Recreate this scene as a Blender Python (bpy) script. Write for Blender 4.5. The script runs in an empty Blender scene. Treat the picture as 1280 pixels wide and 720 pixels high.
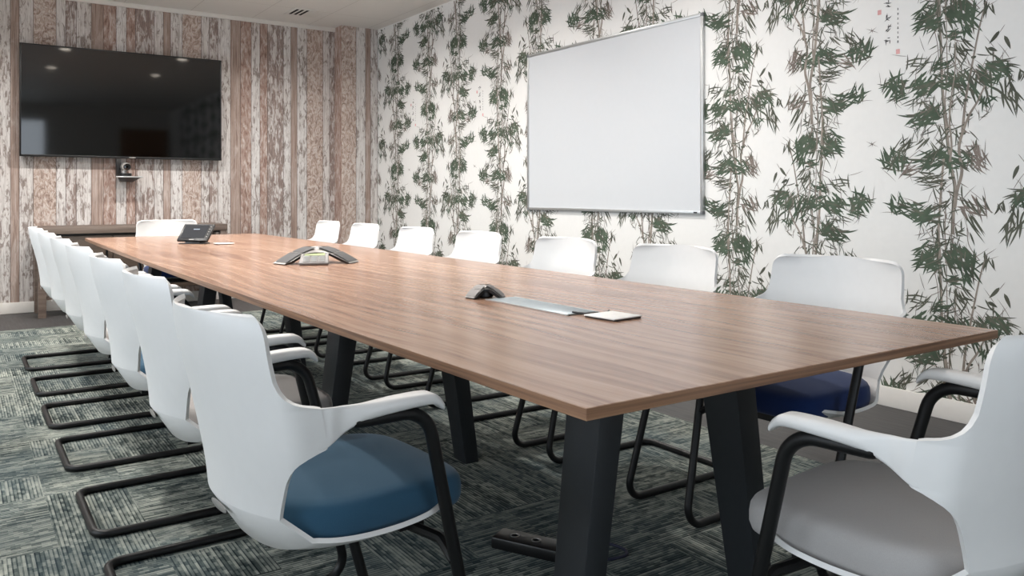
import bpy, bmesh, math, random
from math import sin, cos, pi, radians, sqrt
from mathutils import Vector, Matrix

sc = bpy.context.scene
col = sc.collection

# ------------------------------------------------------------------ room dimensions (metres)
XL, XR = -1.60, 3.827          # left wall, right (bamboo) wall
YB, YF = -2.20, 8.44           # back wall, far (plank) wall
HC = 2.867                     # ceiling
BB = 0.097                     # baseboard height

# ------------------------------------------------------------------ mesh helpers
class MB:
    """collects vertices and faces of ONE mesh"""
    def __init__(self): self.v = []; self.f = []; self.m = []
    def add(self, vs, fs, mi=0):
        b = len(self.v); self.v += [tuple(p) for p in vs]
        self.f += [tuple(b + i for i in f) for f in fs]; self.m += [mi] * len(fs)
    def box(self, x0, x1, y0, y1, z0, z1, mi=0):
        vs = [(x, y, z) for z in (z0, z1) for y in (y0, y1) for x in (x0, x1)]
        self.add(vs, [(0,2,3,1),(4,5,7,6),(0,1,5,4),(2,6,7,3),(0,4,6,2),(1,3,7,5)], mi)
    def prism(self, pts, z0, z1, mi=0):
        n = len(pts)
        vs = [(x, y, z0) for x, y in pts] + [(x, y, z1) for x, y in pts]
        fs = [tuple(range(n))[::-1], tuple(range(n, 2*n))] + [(i, (i+1) % n, n+(i+1) % n, n+i) for i in range(n)]
        self.add(vs, fs, mi)
    def loft(self, rings, mi=0, caps=True, closed=True):
        n = len(rings[0]); vs = [p for r in rings for p in r]; fs = []
        for k in range(len(rings)-1):
            for i in range(n if closed else n-1):
                j = (i+1) % n
                fs.append((k*n+i, k*n+j, (k+1)*n+j, (k+1)*n+i))
        if caps:
            fs.append(tuple(range(n))[::-1]); fs.append(tuple((len(rings)-1)*n+i for i in range(n)))
        self.add(vs, fs, mi)
    def tube(self, path, r, n=10, mi=0, caps=True, squash=1.0):
        P = [Vector(p) for p in path]; rings = []
        up = Vector((0, 0, 1))
        t0 = (P[1]-P[0]).normalized()
        nrm = up.cross(t0)
        if nrm.length < 1e-3: nrm = Vector((0, 1, 0)).cross(t0)
        nrm.normalize()
        for i, p in enumerate(P):
            a = P[max(i-1, 0)]; b = P[min(i+1, len(P)-1)]
            t = (b-a).normalized()
            nrm = (nrm - t*nrm.dot(t)).normalized(); bn = t.cross(nrm)
            rr = r(i/(len(P)-1)) if callable(r) else r
            rings.append([p + nrm*(rr*cos(2*pi*k/n)) + bn*(rr*squash*sin(2*pi*k/n)) for k in range(n)])
        self.loft(rings, mi, caps)
    def lathe(self, prof, n=24, c=(0,0,0), axis='z', mi=0):
        rings = []
        for r, h in prof:
            ring = []
            for k in range(n):
                a = 2*pi*k/n
                p = (r*cos(a), r*sin(a), h)
                if axis == 'y': p = (r*cos(a), h, -r*sin(a))
                if axis == 'x': p = (h, r*cos(a), r*sin(a))
                ring.append((c[0]+p[0], c[1]+p[1], c[2]+p[2]))
            rings.append(ring)
        self.loft(rings, mi)
    def build(self, name, mats, parent=None, smooth=None, bevel=0, xf=None, segs=2, recalc=True):
        me = bpy.data.meshes.new(name); me.from_pydata(self.v, [], self.f)
        for m in (mats if isinstance(mats, (list, tuple)) else [mats]): me.materials.append(m)
        for p, mi in zip(me.polygons, self.m): p.material_index = mi
        bm = bmesh.new(); bm.from_mesh(me)
        if recalc: bmesh.ops.recalc_face_normals(bm, faces=bm.faces)
        if bevel:
            es = [e for e in bm.edges if len(e.link_faces) == 2 and e.calc_face_angle(0) > radians(35)]
            bmesh.ops.bevel(bm, geom=es, offset=bevel, segments=segs, affect='EDGES', profile=0.5, clamp_overlap=True)
        bm.to_mesh(me); bm.free()
        if xf is not None: me.transform(xf)
        if smooth or bevel:
            for p in me.polygons: p.use_smooth = True
            me.set_sharp_from_angle(angle=radians(smooth or 40))
        o = bpy.data.objects.new(name, me); col.objects.link(o)
        if parent: o.parent = parent
        return o

def fillet(pts, rads, n=7):
    """polyline with rounded corners"""
    P = [Vector(p) for p in pts]; out = [P[0]]
    for i in range(1, len(P)-1):
        a = (P[i-1]-P[i]).normalized(); b = (P[i+1]-P[i]).normalized()
        ang = a.angle(b); r = rads[i-1]
        d = r/math.tan(ang/2) if ang > 1e-3 else 0
        c = P[i] + (a+b).normalized()*(r/sin(ang/2))
        s, e = P[i]+a*d, P[i]+b*d
        v0, v1 = s-c, e-c; w = v0.angle(v1)
        for k in range(n+1):
            t = k/n
            out.append(c + (v0*sin((1-t)*w) + v1*sin(t*w))/sin(w))
    out.append(P[-1]); return out

def crom(pts, n):
    """Catmull-Rom resample of a 2D/3D control polyline into n points"""
    P = [Vector(p) for p in pts]; P = [2*P[0]-P[1]] + P + [2*P[-1]-P[-2]]
    out = []; m = len(P)-3
    for k in range(n):
        t = k/(n-1)*m; i = min(int(t), m-1); t -= i
        a, b, c, d = P[i:i+4]
        out.append(0.5*((2*b)+(c-a)*t+(2*a-5*b+4*c-d)*t*t+(3*b-a-3*c+d)*t**3))
    return out

def lerp_tab(tab, x):
    if x <= tab[0][0]: return tab[0][1]
    for (a, va), (b, vb) in zip(tab, tab[1:]):
        if x <= b: 
            t = (x-a)/(b-a); t = t*t*(3-2*t)
            return va+(vb-va)*t
    return tab[-1][1]

# ------------------------------------------------------------------ object tagging
def tag(o, label=None, cat=None, group=None, kind=None):
    if label: o['label'] = label
    if cat: o['category'] = cat
    if group: o['group'] = group
    if kind: o['kind'] = kind
    return o
def empty(name, loc, rz, label, cat, group=None):
    o = bpy.data.objects.new(name, None); o.empty_display_size = .1; col.objects.link(o)
    o.location = loc; o.rotation_euler = (0, 0, rz)
    return tag(o, label, cat, group)
def copy_tree(o, parent=None):
    c = o.copy(); col.objects.link(c)
    if parent: c.parent = parent
    for ch in list(o.children): copy_tree(ch, c)
    return c

# ------------------------------------------------------------------ material helpers
def srgb(h):
    h = h.lstrip('#'); r = [int(h[i:i+2], 16)/255 for i in (0, 2, 4)]
    return tuple(c/12.92 if c <= .04045 else ((c+.055)/1.055)**2.4 for c in r) + (1,)
class NT:
    def __init__(self, name):
        self.mat = bpy.data.materials.new(name); self.mat.use_nodes = True
        self.t = self.mat.node_tree; self.n = self.t.nodes; self.l = self.t.links
        self.b = self.n['Principled BSDF']
    def node(self, typ, **kw):
        nd = self.n.new(typ)
        for k, v in kw.items(): setattr(nd, k, v)
        return nd
    def link(self, a, b): self.l.new(a, b)
    def val(self, sock, v):
        if isinstance(v, (int, float, tuple, list)): sock.default_value = v
        else: self.l.new(v, sock)
    def math(self, op, a, b=0.0, c=0.0, clamp=False):
        nd = self.node('ShaderNodeMath', operation=op, use_clamp=clamp)
        self.val(nd.inputs[0], a); self.val(nd.inputs[1], b); self.val(nd.inputs[2], c)
        return nd.outputs[0]
    def pos(self):
        return self.node('ShaderNodeTexCoord').outputs['Object']
    def xyz(self, v):
        nd = self.node('ShaderNodeSeparateXYZ'); self.link(v, nd.inputs[0]); return nd.outputs
    def comb(self, x, y, z):
        nd = self.node('ShaderNodeCombineXYZ')
        for i, q in enumerate((x, y, z)): self.val(nd.inputs[i], q)
        return nd.outputs[0]
    def scale(self, v, s):
        nd = self.node('ShaderNodeMapping'); self.link(v, nd.inputs['Vector']); nd.inputs['Scale'].default_value = s
        return nd.outputs[0]
    def noise(self, v, s=1.0, detail=3.0, rough=.55, dist=0.0):
        nd = self.node('ShaderNodeTexNoise'); self.link(v, nd.inputs['Vector'])
        nd.inputs['Scale'].default_value = s; nd.inputs['Detail'].default_value = detail
        nd.inputs['Roughness'].default_value = rough; nd.inputs['Distortion'].default_value = dist
        return nd.outputs['Fac']
    def ramp(self, f, stops):
        nd = self.node('ShaderNodeValToRGB'); e = nd.color_ramp.elements
        while len(e) > 2: e.remove(e[-1])
        for i, (p, c) in enumerate(stops):
            if i > 1: e.new(p)
            e[i].position = p; e[i].color = srgb(c) if isinstance(c, str) else c
        self.link(f, nd.inputs[0]); return nd.outputs[0]
    def mix(self, f, a, b, mode='MIX'):
        nd = self.node('ShaderNodeMix', data_type='RGBA', blend_type=mode)
        self.val(nd.inputs[0], f)
        self.val(nd.inputs[6], srgb(a) if isinstance(a, str) else a)
        self.val(nd.inputs[7], srgb(b) if isinstance(b, str) else b)
        return nd.outputs[2]
    def bump(self, h, strength=.2, dist=.002):
        nd = self.node('ShaderNodeBump'); nd.inputs['Strength'].default_value = strength
        nd.inputs['Distance'].default_value = dist; self.link(h, nd.inputs['Height'])
        self.link(nd.outputs[0], self.b.inputs['Normal'])
    def out(self, color=None, rough=None, metal=None, spec=None):
        for k, v in (('Base Color', color), ('Roughness', rough), ('Metallic', metal), ('Specular IOR Level', spec)):
            if v is None: continue
            self.val(self.b.inputs[k], srgb(v) if isinstance(v, str) else v)
        return self.mat

def plain(name, c, rough=.5, metal=0.0, spec=None, var=.04, vs=30):
    """a solid finish with a slight procedural mottling"""
    t = NT(name); f = t.noise(t.pos(), vs, 2)
    base = srgb(c)
    lo = tuple(x*(1-var) for x in base[:3])+(1,); hi = tuple(min(1, x*(1+var)) for x in base[:3])+(1,)
    return t.out(t.ramp(f, [(.3, lo), (.7, hi)]), rough, metal, spec)

def fabric(name, c1, c2):
    t = NT(name); p = t.pos()
    f = t.noise(p, 900, 1); g = t.noise(p, 12, 3)
    colr = t.mix(f, c1, c2)
    t.bump(f, .25, .001)
    t.b.inputs['Sheen Weight'].default_value = .15
    return t.out(colr, .95, 0, .2)

def emit(name, c, s):
    t = NT(name); t.b.inputs['Emission Color'].default_value = srgb(c); t.b.inputs['Emission Strength'].default_value = s
    return t.out(c, .5)

M = {}
M['white_plastic'] = plain('white_plastic', '#dddcda', .42, 0, .4, .01)
M['black_tube'] = plain('black_tube', '#0d0d0e', .45, 0, .4)
M['leg_metal'] = plain('leg_metal', '#26292c', .5, 0, .4)
M['blue_cloth'] = fabric('blue_cloth', '#294a61', '#33576e')
M['navy_cloth'] = fabric('navy_cloth', '#11254f', '#182e5d')
M['grey_cloth'] = fabric('grey_cloth', '#9b9896', '#aca9a7')
M['clip_grey'] = plain('clip_grey', '#8d8b88', .4, .4)
M['alu'] = plain('alu', '#c4c6c6', .38, .8)
M['board'] = plain('board', '#cbced1', .16, 0, .5, .005)
M['black_plastic'] = plain('black_plastic', '#101011', .35)
M['screen'] = plain('screen', '#050505', .05, 0, .75)
M['silver'] = plain('silver', '#b9b6b2', .35, .5)
M['dark_grille'] = plain('dark_grille', '#3d3c3c', .6, 0, None, .2, 800)
M['lcd'] = plain('lcd', '#9fa77e', .3)
M['key_white'] = plain('key_white', '#b4b4b2', .4)
M['card_white'] = plain('card_white', '#eceae6', .6)
M['cork_dark'] = plain('cork_dark', '#3a322c', .8)
M['paint_white'] = plain('paint_white', '#e3e2df', .7, 0, .3, .01)
M['trim_white'] = plain('trim_white', '#e4e1dc', .5, 0, .3, .01)
M['wall_paint'] = plain('wall_paint', '#dedad4', .8, 0, .3, .01)
M['print_green'] = plain('print_green', '#4e5b4c', .75, 0, .2, .22, 14)
M['print_dark'] = plain('print_dark', '#595b50', .75, 0, .2, .25, 14)
M['print_brown'] = plain('print_brown', '#7b716a', .75, 0, .2, .2, 20)
M['print_stalk'] = plain('print_stalk', '#8f867d', .75, 0, .2, .22, 25)
M['print_red'] = plain('print_red', '#d9a6a4', .75, 0, .2, .1)
M['print_ink'] = plain('print_ink', '#4a4a4a', .75, 0, .2, .1)
M['lamp_glow'] = emit('lamp_glow', '#fff4e4', 14)
M['screen_glow'] = emit('screen_glow', '#7e8794', .5)
M['slot_black'] = plain('slot_black', '#060606', .9)
M['door_wood'] = plain('door_wood', '#8a5a30', .5)
M['cable_blue'] = plain('cable_blue', '#20233a', .6)

def mk_walnut(name, cols, axis='y', rough=.21, sc_=1.0):
    t = NT(name); p = t.xyz(t.pos())
    a, b = (p[0], p[1]) if axis == 'y' else (p[1], p[0])
    z = p[2]
    bend = t.noise(t.comb(t.math('MULTIPLY', a, 1.3), t.math('MULTIPLY', b, .7), 0.0), 1.0, 2)
    aw = t.math('ADD', a, t.math('MULTIPLY', bend, .22))
    az = t.math('ADD', aw, z)
    f1 = t.noise(t.comb(t.math('MULTIPLY', az, 34*sc_), t.math('MULTIPLY', b, .9*sc_), 0.0), 1.0, 4, .6, .35)
    f2 = t.noise(t.comb(t.math('MULTIPLY', az, 260*sc_), t.math('MULTIPLY', b, 7*sc_), 3.0), 1.0, 2, .5)
    f3 = t.noise(t.comb(t.math('MULTIPLY', a, 2.6*sc_), t.math('MULTIPLY', b, .5), 9.0), 1.0, 2)
    f = t.math('ADD', t.math('MULTIPLY', f1, .62), t.math('ADD', t.math('MULTIPLY', f2, .2), t.math('MULTIPLY', f3, .22)))
    c = t.ramp(f, [(.36, cols[0]), (.47, cols[1]), (.56, cols[2]), (.68, cols[3])])
    r = t.math('ADD', t.math('MULTIPLY', f2, .1), rough-.05)
    return t.out(c, r, 0, .6)
M['walnut'] = mk_walnut('walnut', ['#7b5c4c', '#987460', '#ad8a73', '#bb9b86'])
def mk_edge():
    t = NT('walnut_edge'); p = t.xyz(t.pos())
    f = t.noise(t.comb(t.math('MULTIPLY', p[2], 170), t.math('MULTIPLY', t.math('ADD', p[0], p[1]), 2.5), 0.0), 1.0, 3, .5, .3)
    return t.out(t.ramp(f, [(.32, '#5f4433'), (.5, '#815f47'), (.68, '#977459')]), .4, 0, .4)
M['walnut_edge'] = mk_edge()
M['grey_oak'] = mk_walnut('grey_oak', ['#55483f', '#665850', '#72645a', '#7d6f65'], 'x', .5)
M['dark_oak'] = mk_walnut('dark_oak', ['#35291f', '#43362c', '#4c3f34', '#56483c'], 'x', .5)

# --- weathered wall planks
def plank(name, kind):
    t = NT(name); p = t.pos()
    grain = t.noise(t.scale(p, (75, 75, 2.2)), 1.0, 4, .6, .4)
    fine = t.noise(t.scale(p, (190, 190, 16)), 1.0, 3, .6)
    patch = t.noise(t.scale(p, (9, 9, 2.6)), 1.0, 5, .62, .8)
    flake = t.noise(t.scale(p, (34, 34, 9)), 1.0, 5, .68, 1.0)
    big = t.noise(t.scale(p, (2.5, 2.5, 1.1)), 1.0, 2)
    if kind == 'white':
        c = t.ramp(grain, [(.28, '#a39c98'), (.42, '#cfcac7'), (.55, '#dfdcda'), (.75, '#d6d1ce')])
        m = t.ramp(t.math('ADD', t.math('MULTIPLY', flake, .7), t.math('MULTIPLY', patch, .42)), [(.575, (0,0,0,1)), (.64, (1,1,1,1))])
        c = t.mix(t.math('MULTIPLY', m, .75), c, '#76655d')
    elif kind == 'flaky':
        c = t.ramp(grain, [(.3, '#aba4a0'), (.5, '#d4cfcc'), (.7, '#dedad8')])
        m = t.ramp(t.math('ADD', t.math('MULTIPLY', flake, .6), t.math('MULTIPLY', patch, .5)), [(.5, (0,0,0,1)), (.57, (1,1,1,1))])
        c2 = t.ramp(fine, [(.3, '#64534d'), (.6, '#927d75')])
        c = t.mix(t.math('MULTIPLY', m, .85), c, c2)
    elif kind == 'rust':
        sw = t.noise(t.scale(p, (17, 17, 9)), 1.0, 6, .7, 2.8)
        c = t.ramp(sw, [(.3, '#6f5e57'), (.42, '#a8948a'), (.5, '#c4b2a7'), (.6, '#dcd4cf'), (.72, '#98857b')])
        c = t.mix(t.ramp(fine, [(.56, (0,0,0,1)), (.68, (.55,.55,.55,1))]), c, '#6a5349')
    elif kind == 'brown':
        c = t.ramp(grain, [(.28, '#7b665d'), (.45, '#a18d83'), (.58, '#b4a39a'), (.75, '#cabeb7')])
        c = t.mix(t.ramp(patch, [(.55, (0,0,0,1)), (.7, (.7,.7,.7,1))]), c, '#d2c6c0')
    else:   # red-brown with worn grey patches
        c = t.ramp(flake, [(.33, '#7d655c'), (.45, '#a58a7f'), (.55, '#bba9a0'), (.65, '#d2c8c3')])
        c = t.mix(t.ramp(grain, [(.5, (0,0,0,1)), (.72, (.6,.6,.6,1))]), c, '#8b7167')
    c = t.mix(t.ramp(fine, [(.3, (.45,.45,.45,1)), (.48, (0,0,0,1))]), c, '#786860')
    c = t.mix(.35, c, t.ramp(big, [(.35, '#eae2dd'), (.65, '#ffffff')]), 'MULTIPLY')
    return t.out(c, .75, 0, .25)
PL = [plank('plank_'+k, k) for k in ('white', 'flaky', 'rust', 'brown', 'worn')]
M['plank_gap'] = plain('plank_gap', '#4f423c', .9)
PMATS = PL + [M['plank_gap']]

# --- carpet tiles: quarter-turned squares of broken stripes
def mk_carpet():
    t = NT('carpet'); p = t.xyz(t.pos()); x, y = p[0], p[1]
    T = .25
    ix = t.math('FLOOR', t.math('DIVIDE', x, T)); iy = t.math('FLOOR', t.math('DIVIDE', y, T))
    wo = t.node('ShaderNodeTexWhiteNoise', noise_dimensions='2D'); t.link(t.comb(ix, iy, 0.0), wo.inputs['Vector'])
    par = t.math('GREATER_THAN', wo.outputs[0], .5)
    def sel(a, b):   # par ? a : b
        return t.math('ADD', t.math('MULTIPLY', par, a), t.math('MULTIPLY', t.math('SUBTRACT', 1.0, par), b))
    a = sel(x, y); b = sel(y, x)
    tid = t.math('ADD', t.math('MULTIPLY', ix, 7.31), t.math('MULTIPLY', iy, 3.77))
    row = t.math('FLOOR', t.math('DIVIDE', a, .0115))
    dash = t.math('FLOOR', t.math('DIVIDE', t.math('ADD', b, t.math('MULTIPLY', row, .013)), .026))
    wn = t.node('ShaderNodeTexWhiteNoise', noise_dimensions='3D'); t.link(t.comb(row, dash, tid), wn.inputs['Vector'])
    wr = t.node('ShaderNodeTexWhiteNoise', noise_dimensions='2D'); t.link(t.comb(row, tid, 0.0), wr.inputs['Vector'])
    n1 = t.noise(t.comb(t.math('MULTIPLY', a, 150), t.math('MULTIPLY', b, 9), tid), 1.0, 2)
    n2 = t.noise(t.comb(t.math('MULTIPLY', a, 9), t.math('MULTIPLY', b, 3.5), tid), 1.0, 2)
    fr = t.math('FRACT', t.math('DIVIDE', a, .0115))
    groove = t.math('LESS_THAN', fr, .36)
    f = t.math('ADD', t.math('MULTIPLY', wn.outputs[0], .32), t.math('ADD', t.math('MULTIPLY', wr.outputs[0], .3), t.math('ADD', t.math('MULTIPLY', n1, .3), t.math('MULTIPLY', n2, .62))))
    f = t.math('SUBTRACT', f, t.math('MULTIPLY', groove, .26))
    c = t.ramp(f, [(.2, '#1b2122'), (.42, '#3d4645'), (.6, '#666d68'), (.78, '#939890'), (.95, '#b0b3a8')])
    hue = t.noise(t.comb(x, y, 0.0), 2.2, 2)
    c = t.mix(t.ramp(hue, [(.40, (0,0,0,1)), (.62, (.40,.40,.40,1))]), c, '#3a4d56')
    pile = t.noise(t.pos(), 700, 1)
    c = t.mix(.35, c, t.ramp(pile, [(.3, '#6a6a6a'), (.7, '#ffffff')]), 'MULTIPLY')
    t.bump(f, .5, .004)
    return t.out(c, .95, 0, .1)
M['carpet'] = mk_carpet()
def mk_border():
    t = NT('border_floor'); p = t.pos()
    g = t.noise(t.scale(p, (60, 5, 1)), 1.0, 4)
    return t.out(t.ramp(g, [(.3, '#3a3939'), (.6, '#484747'), (.8, '#535354')]), .5, 0, .35)
M['border'] = mk_border()
def mk_ceiling():
    t = NT('ceiling_tiles'); p = t.xyz(t.pos())
    fx = t.math('FRACT', t.math('DIVIDE', t.math('ADD', p[0], 10.1), .6)); fy = t.math('FRACT', t.math('DIVIDE', t.math('ADD', p[1], 10.25), 1.2))
    e = t.math('MAXIMUM', t.math('LESS_THAN', fx, .008), t.math('LESS_THAN', fy, .004))
    return t.out(t.mix(t.math('MULTIPLY', e, .55), '#e9e6e1', '#a49d95'), .6, 0, .35)
M['ceiling'] = mk_ceiling()
def mk_glass():
    t = NT('window_glass'); t.n.remove(t.b)
    tr = t.node('ShaderNodeBsdfTransparent'); gl = t.node('ShaderNodeBsdfGlossy'); gl.inputs['Roughness'].default_value = .02
    tr.inputs[0].default_value = (.94, .97, 1, 1)
    mx = t.node('ShaderNodeMixShader'); fr = t.node('ShaderNodeFresnel'); fr.inputs[0].default_value = 1.45
    t.link(fr.outputs[0], mx.inputs[0]); t.link(tr.outputs[0], mx.inputs[1]); t.link(gl.outputs[0], mx.inputs[2])
    t.link(mx.outputs[0], t.n['Material Output'].inputs[0]); return t.mat
M['glass'] = mk_glass()

# ================================================================== ROOM SHELL
def struct(mb, name, mats, parent=None, label=None, **kw):
    o = mb.build(name, mats, parent, **kw)
    if not parent: o['kind'] = 'structure'
    if label: o['label'] = label
    return o
m = MB(); m.box(XL-.2, XR+.2, YB-.2, YF+.2, -.12, 0); struct(m, 'floor', M['border'], label='dark grey smooth floor border along the walls')
m = MB(); m.box(XL+.02, 2.787, YB+.02, 7.375, 0, .004); struct(m, 'floor_carpet', M['carpet'], label='grey green striped carpet tiles under the table')
m = MB(); m.box(XL-.2, XR+.2, YB-.2, YF+.2, HC, HC+.1); struct(m, 'ceiling', M['ceiling'], label='pale warm grey panelled ceiling')

# far wall: papered with upright weathered planks, repeat of about 1.265 m
PERIOD = 1.265
BASE = [(0.456, 'w'), (.564, 'r'), (.743, 'w'), (.82, 'f'), (.905, 'w'), (1.028, 'b'), (1.129, 'd'), (1.238, 'w'), (1.326, 'd'), (1.405, 'f'), (1.573, 'w'), (1.654, 'b')]
KIND = {'w': 0, 'f': 1, 'r': 2, 'b': 3, 'd': 4}
strips = []
for k in range(-2, 3):
    for i, (x, q) in enumerate(BASE):
        x1 = BASE[i+1][0] if i+1 < len(BASE) else BASE[0][0]+PERIOD
        strips.append((x+k*PERIOD, x1+k*PERIOD, KIND[q]))
strips.sort()
def plank_face(mb, x0, x1, fn):
    """split [x0,x1] into planks and narrow dark joints; fn(a,b,mi) adds a face"""
    for a, b, mi in strips:
        a2, b2 = max(a, x0), min(b, x1)
        if b2-a2 < .004: continue
        fn(a2, b2-.004, mi); fn(b2-.004, b2, 5)
m = MB()
def ff(a, b, mi): m.add([(a, YF, 0), (b, YF, 0), (b, YF, HC), (a, YF, HC)], [(0, 1, 2, 3)], mi)
plank_face(m, XL, XR, ff)
m.box(XL-.2, XR+.2, YF+.002, YF+.2, -.1, HC+.1, 5)
struct(m, 'wall_far', PMATS, label='far wall papered with pale weathered upright planks', recalc=False)
# boxed-in column at the far right corner, same paper
CX0, CY0 = 3.405, 8.245
m = MB()
def fc(a, b, mi): m.add([(a, CY0, 0), (b, CY0, 0), (b, CY0, HC), (a, CY0, HC)], [(0, 1, 2, 3)], mi)
for a, b, mi in ((CX0, 3.573, 2), (3.573, 3.682, 0), (3.682, 3.742, 3), (3.742, XR, 0)):
    fc(a, b-.004, mi); fc(b-.004, b, 5)
m.add([(CX0, YF, 0), (CX0, CY0, 0), (CX0, CY0, HC), (CX0, YF, HC)], [(0, 1, 2, 3)], 4)
m.box(CX0+.002, XR, CY0+.002, YF, 0, HC, 5)
struct(m, 'column_far', PMATS, label='shallow boxed column in the far right corner, plank papered', recalc=False)
m = MB(); m.box(XL, CX0, YF-.016, YF, 0, BB); struct(m, 'baseboard_far', M['trim_white'], bevel=.003)
m = MB(); m.box(XL, CX0, YF-.02, YF, HC-.042, HC); struct(m, 'trim_1', M['trim_white'], bevel=.003, label='white strip along the top of the plank wall')
m = MB(); m.box(XR-.016, XR, YB, CY0, 0, BB); struct(m, 'baseboard_right', M['trim_white'], bevel=.003)

# ---------------------------------------------------------------- right wall: bamboo wallpaper
rng = random.Random(5)
U = .00113                       # metres per drawing unit of the motif
def leaf(c, ang, L, W, bend):
    """lanceolate outline from base point c, growing along ang (0 = right, 90 = down)"""
    a = radians(ang); out_l, out_r = [], []
    n = 5
    for k in range(n+1):
        t = k/n; aa = a + bend*t
        x = c[0]+L*t*cos(a+bend*t*.5); y = c[1]+L*t*sin(a+bend*t*.5)
        w = W*.5*(sin(pi*min(1, t**.72))**.8 if 0 < t < 1 else 0)
        nx, ny = -sin(aa), cos(aa)
        out_l.append((x+nx*w, y+ny*w)); out_r.append((x-nx*w, y-ny*w))
    return out_l + out_r[-2:0:-1]
polys = []      # (outline in drawing units, material index)
def cluster(cx, cy, rx, ry, ang, spread, n, L=62, W=11, mat='g', twig=True):
    rx, ry, n, L, W = rx*1.18, ry*1.25, int(n*1.45), L*1.22, W*.74
    for k in range(n):
        r = sqrt(rng.random()); th = rng.random()*2*pi
        x, y = cx+rx*r*cos(th), cy+ry*r*sin(th)
        a = ang+rng.gauss(0, spread*.8)
        mi = {'g': 1, 'd': 2, 'b': 3}[mat if rng.random() < .78 else 'd']
        l = L*rng.uniform(.6, 1.25); x -= cos(radians(a))*l*.45; y -= sin(radians(a))*l*.45
        polys.append((leaf((x, y), a, l, W*rng.uniform(.75, 1.3), rng.uniform(-.45, .45)), mi))
    if twig:
        for k in range(max(2, n//5)):
            x, y = cx+rng.uniform(-rx, rx)*1.1, cy+rng.uniform(-ry, ry)*1.1
            polys.append((leaf((x, y), ang+180+rng.gauss(0, 40), L*1.1, 2.4, rng.uniform(-.6, .6)), 3))
def stalk(pts, w0, w1, mi=4, nodes=()):
    P = crom([(x, y, 0) for x, y in pts], 4*len(pts)); n = len(P)
    L_, R_ = [], []
    for i, p in enumerate(P):
        d = (P[min(i+1, n-1)]-P[max(i-1, 0)]).normalized(); w = (w0+(w1-w0)*i/(n-1))/2
        L_.append((p.x-d.y*w, p.y+d.x*w)); R_.append((p.x+d.y*w, p.y-d.x*w))
    polys.append((L_+R_[::-1], mi))
    # darker flank and ring marks of the cane
    polys.append(([(a[0]*.72+b[0]*.28, a[1]*.72+b[1]*.28) for a, b in zip(L_, R_)] + L_[::-1], 2 if w0 > 7 else 3))
    for (x, y) in nodes:
        w = max(w0, w1)*.95
        polys.append(([(x-w, y-3), (x, y-5), (x+w, y-3), (x+w*.8, y+5), (x, y+8), (x-w*.8, y+5)], 2))
# canes (drawing units: 655 wide, one vertical repeat is 1010 high)
stalk([(300, -60), (303, 40), (310, 110), (315, 200), (319, 330), (328, 460)], 10, 12, 4, [(310, 110)])
stalk([(328, 460), (338, 540), (346, 610), (358, 690), (372, 765), (366, 840), (362, 960)], 13, 15, 4, [(328, 460), (358, 725)])
stalk([(495, 25), (470, 120), (446, 240), (430, 330), (415, 410), (402, 540)], 5, 11, 4, [(446, 240), (415, 410)])
stalk([(490, 360), (462, 420), (430, 472), (402, 545), (388, 610), (400, 700), (380, 780), (370, 850)], 7, 15, 4, [(430, 472), (402, 545)])
stalk([(374, 170), (372, 290), (362, 360), (353, 430), (350, 500), (358, 590), (352, 660)], 4, 9, 4, [(353, 430)])
stalk([(336, -30), (338, 150), (340, 300), (332, 420), (345, 520)], 3, 5, 4)
stalk([(326, 640), (316, 760), (309, 860), (305, 960), (312, 1060)], 9, 9, 4, [(315, 770)])
stalk([(335, 820), (331, 940), (333, 1080)], 5, 4, 4)
stalk([(225, 990), (280, 977), (340, 982), (372, 972)], 3, 4, 2)
stalk([(288, 110), (300, 170), (306, 240)], 3, 3, 3)
stalk([(420, 930), (428, 1000), (470, 1060)], 3, 3, 3)
# foliage
cluster(262, 72, 44, 30, 165, 34, 20, 62, 13)
cluster(300, 20, 50, 26, 150, 60, 9, 56, 9, 'd')
cluster(392, 50, 56, 34, 55, 30, 24, 72, 14)
cluster(425, 105, 28, 34, 62, 25, 10, 66, 11)
cluster(368, 138, 26, 12, 175, 25, 7, 44, 11)
cluster(398, 200, 28, 34, 62, 22, 8, 62, 9, 'd')
cluster(488, 55, 10, 20, 105, 16, 4, 52, 9, 'd')
cluster(512, 65, 8, 14, 75, 10, 2, 50, 9, 'd', False)
cluster(212, 235, 40, 30, 325, 30, 10, 62, 8, 'd')
cluster(118, 325, 34, 38, 240, 55, 20, 62, 14)
cluster(75, 318, 26, 12, 150, 30, 6, 56, 9)
cluster(128, 372, 26, 14, 165, 20, 6, 52, 9)
cluster(238, 332, 46, 34, 150, 28, 24, 66, 13)
cluster(318, 262, 42, 24, 330, 30, 11, 60, 9)
cluster(348, 326, 46, 26, 20, 40, 18, 66, 12)
cluster(432, 352, 34, 40, 60, 18, 13, 72, 12)
cluster(528, 322, 48, 40, 45, 40, 24, 70, 13)
cluster(585, 395, 30, 42, 75, 18, 11, 78, 11, 'd')
cluster(498, 408, 28, 22, 80, 35, 8, 48, 11)
cluster(566, 285, 32, 18, 25, 25, 6, 46, 8, 'd')
cluster(630, 345, 14, 20, 70, 50, 5, 40, 9, 'd', False)
for (x, y, a) in ((545, 150, 125), (562, 172, 62), (500, 212, 20)):
    polys.append((leaf((x, y), a, 62 if a != 20 else 42, 15, .2), 2))
polys.append((leaf((566, 128), 125, 50, 2.4, 0), 3))
cluster(232, 468, 60, 26, 160, 24, 24, 68, 13)
cluster(292, 448, 26, 20, 60, 40, 9, 60, 12)
cluster(228, 395, 36, 26, 200, 60, 7, 50, 4, 'd')
cluster(222, 520, 40, 30, 110, 50, 8, 62, 4, 'd')
cluster(485, 462, 24, 18, 60, 70, 6, 34, 4, 'b')
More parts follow.
